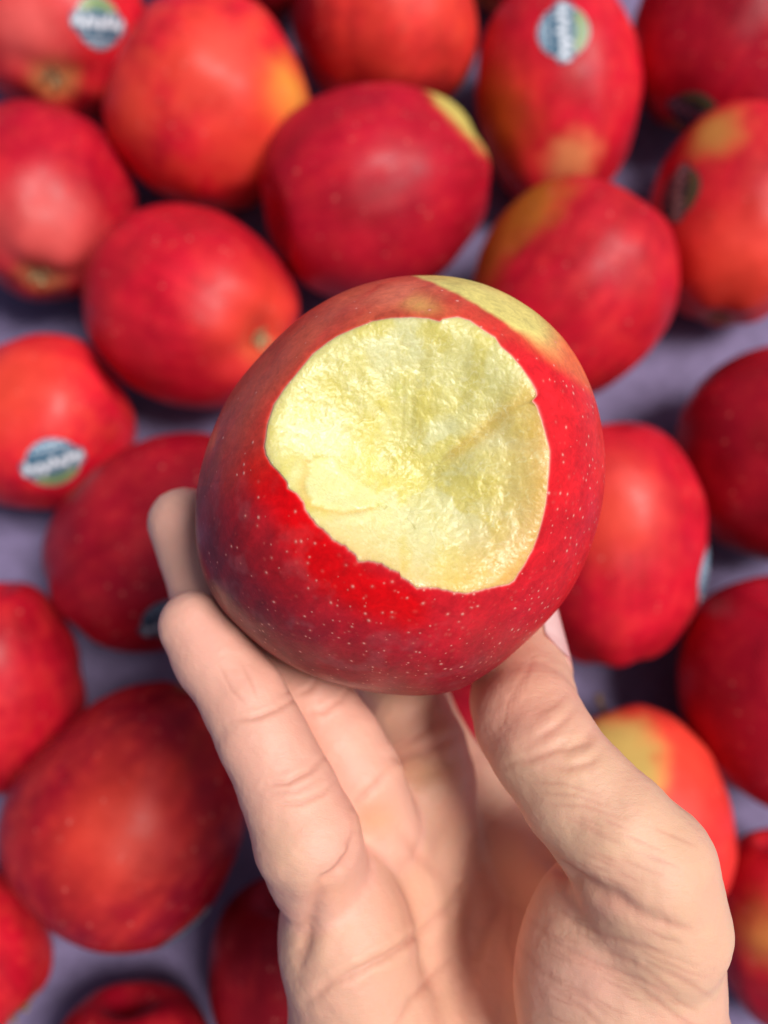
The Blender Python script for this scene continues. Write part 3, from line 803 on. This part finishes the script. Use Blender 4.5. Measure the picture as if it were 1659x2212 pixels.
# surface nets
def surface_nets(f):
    s = f < 0
    cx, cy, cz = f.shape[0] - 1, f.shape[1] - 1, f.shape[2] - 1
    cnt = np.zeros((cx, cy, cz), np.uint8)
    for dx in (0, 1):
        for dy in (0, 1):
            for dz in (0, 1): cnt += s[dx:dx + cx, dy:dy + cy, dz:dz + cz]
    act = (cnt > 0) & (cnt < 8)
    ids = np.full(act.shape, -1, np.int64); I = np.argwhere(act); ids[act] = np.arange(len(I))
    acc = np.zeros((len(I), 3)); n_ = np.zeros(len(I))
    corners = [(a, b, c) for a in (0, 1) for b in (0, 1) for c in (0, 1)]
    for a in corners:
        for ax in range(3):
            if a[ax]: continue
            b = list(a); b[ax] = 1
            fa_ = f[I[:, 0] + a[0], I[:, 1] + a[1], I[:, 2] + a[2]]; fb_ = f[I[:, 0] + b[0], I[:, 1] + b[1], I[:, 2] + b[2]]
            m = (fa_ < 0) != (fb_ < 0)
            t = np.where(m, fa_ / np.where(m, fa_ - fb_, 1), 0)
            pt = np.tile(np.array(a, float), (len(I), 1)); pt[:, ax] += t
            acc[m] += pt[m]; n_[m] += 1
    V = I + acc / n_[:, None]
    quads = []
    for ax in range(3):
        sl0 = [slice(1, -1)] * 3; sl1 = [slice(1, -1)] * 3
        sl0[ax] = slice(0, -1); sl1[ax] = slice(1, None)
        A = s[tuple(sl0)]; B = s[tuple(sl1)]
        for flip in (0, 1):
            e = np.argwhere((A & ~B) if not flip else (~A & B))
            o = [1, 1, 1]; o[ax] = 0; e = e + o
            u, w = (ax + 1) % 3, (ax + 2) % 3
            c = []
            for du, dw in ((-1, -1), (0, -1), (0, 0), (-1, 0)):
                g_ = e.copy(); g_[:, u] += du; g_[:, w] += dw
                c.append(ids[g_[:, 0], g_[:, 1], g_[:, 2]])
            q = np.stack(c if not flip else c[::-1], -1)
            quads.append(q)
    return V, np.vstack(quads)
field[0] = field[-1] = 1; field[:, 0] = field[:, -1] = 1; field[:, :, 0] = field[:, :, -1] = 1
HV, HQ = surface_nets(field)
del field, body, allf
HV = lo + HV * VX
# light smoothing
nbr = [np.concatenate([HQ[:, i] for i in range(4)] * 2), np.concatenate([HQ[:, (i + 1) % 4] for i in range(4)] + [HQ[:, (i - 1) % 4] for i in range(4)])]
cntn = np.bincount(nbr[0], minlength=len(HV))[:, None]
for _ in range(8):
    A_ = np.stack([np.bincount(nbr[0], weights=HV[nbr[1], k], minlength=len(HV)) for k in range(3)], -1) / cntn
    HV = HV * 0.4 + A_ * 0.6
tmp = new_mesh("tmp", HV, HQ)
to = bpy.data.objects.new("tmp", tmp); col.objects.link(to)
md = to.modifiers.new("s", 'SUBSURF'); md.levels = 1; md.render_levels = 1
dg = bpy.context.evaluated_depsgraph_get(); ev = to.evaluated_get(dg); m2 = ev.to_mesh()
nv = len(m2.vertices)
co = np.empty(nv * 3, np.float32); m2.vertices.foreach_get("co", co); co = co.reshape(-1, 3).astype(float)
no = np.empty(nv * 3, np.float32); m2.vertices.foreach_get("normal", no); no = no.reshape(-1, 3).astype(float)
fi = np.empty(len(m2.loops), np.int32); m2.loops.foreach_get("vertex_index", fi); fi = fi.reshape(-1, 4)
ev.to_mesh_clear(); bpy.data.objects.remove(to); bpy.data.meshes.remove(tmp)
px, py = proj(co); dp = -co[:, 2]
facing = ss(-0.1, 0.25, (no * nrm(-co)).sum(1))
# nearest member: which finger a vertex belongs to
def chain_dist(ch):
    best = np.full(nv, 1e9)
    for (p, r), (q, r2) in zip(ch[:-1], ch[1:]):
        v = q - p; t = np.clip(((co - p) @ v) / (v @ v), 0, 1)
        best = np.minimum(best, np.linalg.norm(co - p - t[:, None] * v, axis=1) - (r + (r2 - r) * t))
    return best
CDs = [chain_dist(c) for c in fingers]
own = [ss(0.22, 0.06, c) for c in CDs]
one = np.ones(nv)
disp = np.zeros(nv)
line = np.zeros(nv)     # how deep in a crease (for darker, redder colour)
def crease(poly, depth, width, mask=one, lift=0.35, taper=True):
    global disp, line
    depth = depth * 0.6; width = width * 1.15
    d, t = seg_dist(px, py, poly)
    e = (np.sin(np.clip(t, 0.03, 0.97) * math.pi) ** 0.5 if taper else 1)
    wv = width * (1 + 0.25 * noise(np.stack([px, py, 0 * px], -1), 0.05, 7))
    k_ = np.exp(-(d / wv) ** 2) * facing * mask * e
    disp -= depth * k_
    disp += depth * lift * np.exp(-((d - 2.6 * width) / (1.3 * width)) ** 2) * facing * mask * e
    line = np.maximum(line, k_)
PK, RG, MD, IX, TH = own
palmm = np.clip(1 - np.maximum.reduce(own), 0, 1)
# little finger joints
crease([(498,1558),(545,1552),(600,1532),(655,1500)], .045, 4.5, PK)
crease([(610,1500),(640,1490),(665,1484)], .02, 4, PK)
crease([(575,1695),(620,1690),(670,1665),(706,1628)], .055, 5, PK)
crease([(600,1740),(650,1735),(700,1712),(722,1690)], .04, 4.5, PK)
crease([(585,1716),(640,1708),(690,1684)], .018, 4, PK)
crease([(475,1440),(500,1490),(530,1520)], .015, 4, PK); crease([(520,1430),(545,1480),(556,1510)], .012, 4, PK)
# ring and middle finger
crease([(655,1545),(695,1538),(740,1510),(765,1470)], .04, 5, RG)
crease([(640,1500),(668,1490),(690,1462)], .03, 5, RG)
crease([(760,1742),(785,1718),(815,1690),(840,1655)], .05, 7, one)
crease([(836,1640),(870,1636),(915,1626),(955,1606),(1000,1584)], .09, 9, one)
crease([(850,1625),(890,1600),(930,1570),(960,1560)], .03, 9, MD)
# base of the little finger and side of the hand
crease([(766,1800),(760,1840),(742,1868),(715,1890),(690,1908)], .17, 9, one, .1)
crease([(700,1900),(684,1945),(668,2000),(655,2050),(640,2110)], .12, 14, one)
# palm lines
crease([(1000,1925),(953,1972),(915,2010),(882,2032),(839,2062),(775,2094),(711,2126),(665,2165)], .10, 8, palmm * 0.5 + 0.5)
crease([(1020,1700),(1040,1790),(1030,1850),(1010,1930),(1008,2010),(1010,2120),(1012,2240)], .16, 16, one)
crease([(985,2060),(930,2110),(890,2160),(850,2230)], .05, 7, one)
crease([(860,1790),(900,1850),(960,1900)], .03, 12, one)
crease([(1085,1950),(1050,2010),(1030,2080)], .06, 9, one)
# thumb
crease([(1080,1655),(1110,1648),(1150,1640),(1190,1622),(1230,1600)], .05, 6, TH * 0.75)
crease([(1150,1600),(1185,1580),(1215,1560),(1240,1532)], .05, 7, TH * 0.75)
crease([(1188,1622),(1230,1618),(1262,1603),(1278,1575)], .07, 8, TH * 0.75)
crease([(1175,1655),(1225,1660),(1275,1648),(1295,1630)], .045, 7, TH * 0.75)
crease([(1155,1545),(1190,1530),(1225,1500)], .012, 6, TH)
for kx in range(3):
    y0 = 1690 + kx * 24
    crease([(1150 + kx * 16, y0), (1220 + kx * 22, y0 + 4), (1310 + kx * 22, y0 + 34)], .003, 4, TH)
for kx in range(4):
    crease([(1090 + kx * 14, 1560 - kx * 22), (1098 + kx * 14, 1520 - kx * 22), (1112 + kx * 14, 1480 - kx * 22)], .008, 3.5, TH)
# fold between thumb and its ball
crease([(1165,1838),(1195,1862),(1235,1892),(1275,1920),(1330,1940),(1380,1975),(1430,1990)], .24, 13, one, 0)
crease([(1205,1870),(1245,1898),(1290,1922)], .08, 15, one, 0)
crease([(1400,1982),(1450,1998),(1500,2010)], .03, 8, one)
# fans of creases over the ball of the thumb
fan = [[(1190,1945),(1230,1985),(1300,2020),(1400,2050),(1500,2090)],[(1120,1960),(1190,2030),(1280,2080),(1390,2120),(1490,2175)],
       [(1300,2050),(1390,2090),(1460,2150)],[(1110,2030),(1170,2100),(1260,2150),(1330,2205)],[(1400,2080),(1480,2120),(1545,2160)],
       [(1180,2120),(1260,2180),(1310,2230)],[(1350,2110),(1430,2170),(1500,2230)],[(1105,1930),(1100,2040),(1130,2150)]]
rnd = random.Random(11)
for k, pl in enumerate(fan): crease(pl, .024 if k < 2 else .013, 6, one)
for k in range(26):
    x0 = rnd.uniform(1150, 1450); y0 = rnd.uniform(1960, 2190); L = rnd.uniform(45, 110); a = rnd.uniform(0.35, 0.62)
    crease([(x0, y0), (x0 + L * 0.5, y0 + L * 0.5 * math.tan(a) + 3), (x0 + L, y0 + L * math.tan(a * 0.9))], .006, 3.2, one)
for k in range(16):
    x0 = rnd.uniform(1200, 1420); y0 = rnd.uniform(1760, 1900); L = rnd.uniform(50, 100)
    crease([(x0, y0), (x0 + L, y0 + L * 0.42)], .004, 3.5, TH)
nz3 = fbm(co, 0.9, 3, 201) * 0.035 + fbm(co, 3.0, 3, 202) * 0.010 + fbm(co, 9.0, 2, 203) * 0.004
disp += nz3
co2 = co + no * disp[:, None]
# soften the skin inside the deep fold at the thumb's root
fdd, _t = seg_dist(px, py, [(1165,1838),(1195,1862),(1235,1892),(1275,1920),(1330,1945),(1400,1982)])
wf = (ss(42, 20, fdd) * 0.8)[:, None]
ea = np.concatenate([fi[:, i] for i in range(4)] * 2); eb = np.concatenate([fi[:, (i + 1) % 4] for i in range(4)] + [fi[:, (i - 1) % 4] for i in range(4)])
sel_ = wf[ea, 0] > 0.001; ea = ea[sel_]; eb = eb[sel_]
cn_ = np.maximum(np.bincount(ea, minlength=nv), 1)[:, None]
for _ in range(16):
    av = np.stack([np.bincount(ea, weights=co2[eb, k], minlength=nv) for k in range(3)], -1) / cn_
    co2 = np.where(wf > 0.001, co2 * (1 - wf) + av * wf, co2)
# never enter the held apple
va = co2 - AC; La = np.linalg.norm(va, axis=1); ua = va / La[:, None]
near = La < 5.2
ra = np.full(nv, 0.0); ra[near] = apple_r(ua[near]) + 0.015
push = near & (La < ra)
co2[push] = AC + ua[push] * ra[push][:, None]
# skin colour
def gg(x, y, sx, sy, rot=0):
    c_, s_ = math.cos(rot), math.sin(rot)
    return np.exp(-(((px - x) * c_ + (py - y) * s_) / sx) ** 2 - ((-(px - x) * s_ + (py - y) * c_) / sy) ** 2)
HC = np.zeros((nv, 3)); HC[:] = (0.74, 0.435, 0.300)
HC = mixc(HC, (0.79, 0.43, 0.335), 0.8 * np.clip(PK + RG, 0, 1) * (1 - gg(640, 1850, 90, 120)))
HC = mixc(HC, (0.745, 0.465, 0.305), 0.9 * ss(0.2, 0.8, TH) * ss(1560, 1640, py))
HC = mixc(HC, (0.80, 0.41, 0.30), 0.8 * gg(1090, 1530, 70, 90) * TH)
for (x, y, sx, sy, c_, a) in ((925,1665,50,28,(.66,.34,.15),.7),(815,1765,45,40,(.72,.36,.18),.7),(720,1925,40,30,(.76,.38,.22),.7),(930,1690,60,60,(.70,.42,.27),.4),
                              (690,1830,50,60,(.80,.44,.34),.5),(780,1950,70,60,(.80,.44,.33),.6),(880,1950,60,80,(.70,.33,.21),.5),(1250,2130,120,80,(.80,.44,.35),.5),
                              (1300,1960,90,30,(.76,.38,.29),.5),(1110,2050,40,120,(.70,.34,.24),.4),(1030,1700,20,80,(.62,.27,.20),.5)):  # browner tints here paint the shade in the palm hollow
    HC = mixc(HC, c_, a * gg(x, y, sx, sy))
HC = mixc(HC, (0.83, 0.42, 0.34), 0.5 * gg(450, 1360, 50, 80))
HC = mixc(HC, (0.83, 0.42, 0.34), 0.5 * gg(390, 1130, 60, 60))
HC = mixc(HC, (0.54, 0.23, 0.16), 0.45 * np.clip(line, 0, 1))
HC = HC * np.array([1.0, 0.96, 0.94])
HC = HC * (1 + 0.06 * fbm(co, 1.3, 3, 205))[:, None]
wp = c2w(P(1000, 2212, 19))
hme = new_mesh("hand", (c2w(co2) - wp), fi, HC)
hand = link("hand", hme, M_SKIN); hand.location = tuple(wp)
hand["label"] = "bare right hand gripping the bitten apple between thumb and curled fingers"; hand["category"] = "hand"
# thumb nail
T0, T1 = fingers[4][1][0], fingers[4][3][0]
ax = nrm(T1 - T0)
outd = nrm(np.array([0.76, 0.0, 0.65])); outd = nrm(outd - ax * (outd @ ax)); sd2 = np.cross(ax, outd)
nvv, nw = 22, 18
tt = np.linspace(-0.55, 1.75, nvv)[:, None]; an = np.linspace(-1.0, 1.0, nw)[None, :]
cen = T0 + ax * tt[..., None]
cen = np.broadcast_to(cen, (nvv, nw, 3)) if cen.shape[1] == 1 else cen
rr_ = 0.90 + 0.0 * tt + 0.0 * an
wid = 0.66 * np.sqrt(np.clip(1 - np.clip((tt - 1.35) / 0.42, 0, 1) ** 2, 0.02, 1))
rr_ = 0.945 + 0.145 * tt / np.linalg.norm(T1 - T0) + 0.0 * an
A_ = an * wid
nd_ = outd * np.cos(A_)[..., None] + sd2 * np.sin(A_)[..., None]
def thumb_d(q):
    best = np.full(q.shape[:-1], 1e9)
    for (p, r), (p2, r2) in zip(fingers[4][:-1], fingers[4][1:]):
        v = p2 - p; t = np.clip(((q - p) @ v) / (v @ v), 0, 1)
        best = np.minimum(best, np.linalg.norm(q - p - t[..., None] * v, axis=-1) - (r + (r2 - r) * t))
    return best
l0 = np.full(A_.shape, 0.5); l1 = np.full(A_.shape, 1.8)
lift_ = 0.035 + 0.02 * np.cos(an * 1.2) + 0.0 * tt
for _ in range(20):
    lm = (l0 + l1) / 2; inside_ = thumb_d(cen + nd_ * lm[..., None]) < lift_
    l0 = np.where(inside_, lm, l0); l1 = np.where(inside_, l1, lm)
NV_ = cen + nd_ * l1[..., None]
NV2 = NV_ - (outd * np.cos(A_)[..., None] + sd2 * np.sin(A_)[..., None]) * 0.10
allv = np.vstack([NV_.reshape(-1, 3), NV2.reshape(-1, 3)])
f1 = grid_faces(nvv, nw, False); f2 = f1[:, ::-1] + nvv * nw
rim_ = [i for i in range(nw)] + [i * nw + nw - 1 for i in range(1, nvv)] + [(nvv - 1) * nw + i for i in range(nw - 2, -1, -1)] + [i * nw for i in range(nvv - 2, 0, -1)]
f3 = np.array([(rim_[i], rim_[(i + 1) % len(rim_)], rim_[(i + 1) % len(rim_)] + nvv * nw, rim_[i] + nvv * nw) for i in range(len(rim_))])
nme = new_mesh("thumb_nail", c2w(allv) - wp, np.vstack([f1, f2, f3]))
link("thumb_nail", nme, M_NAIL, hand)
print("hand verts", nv)
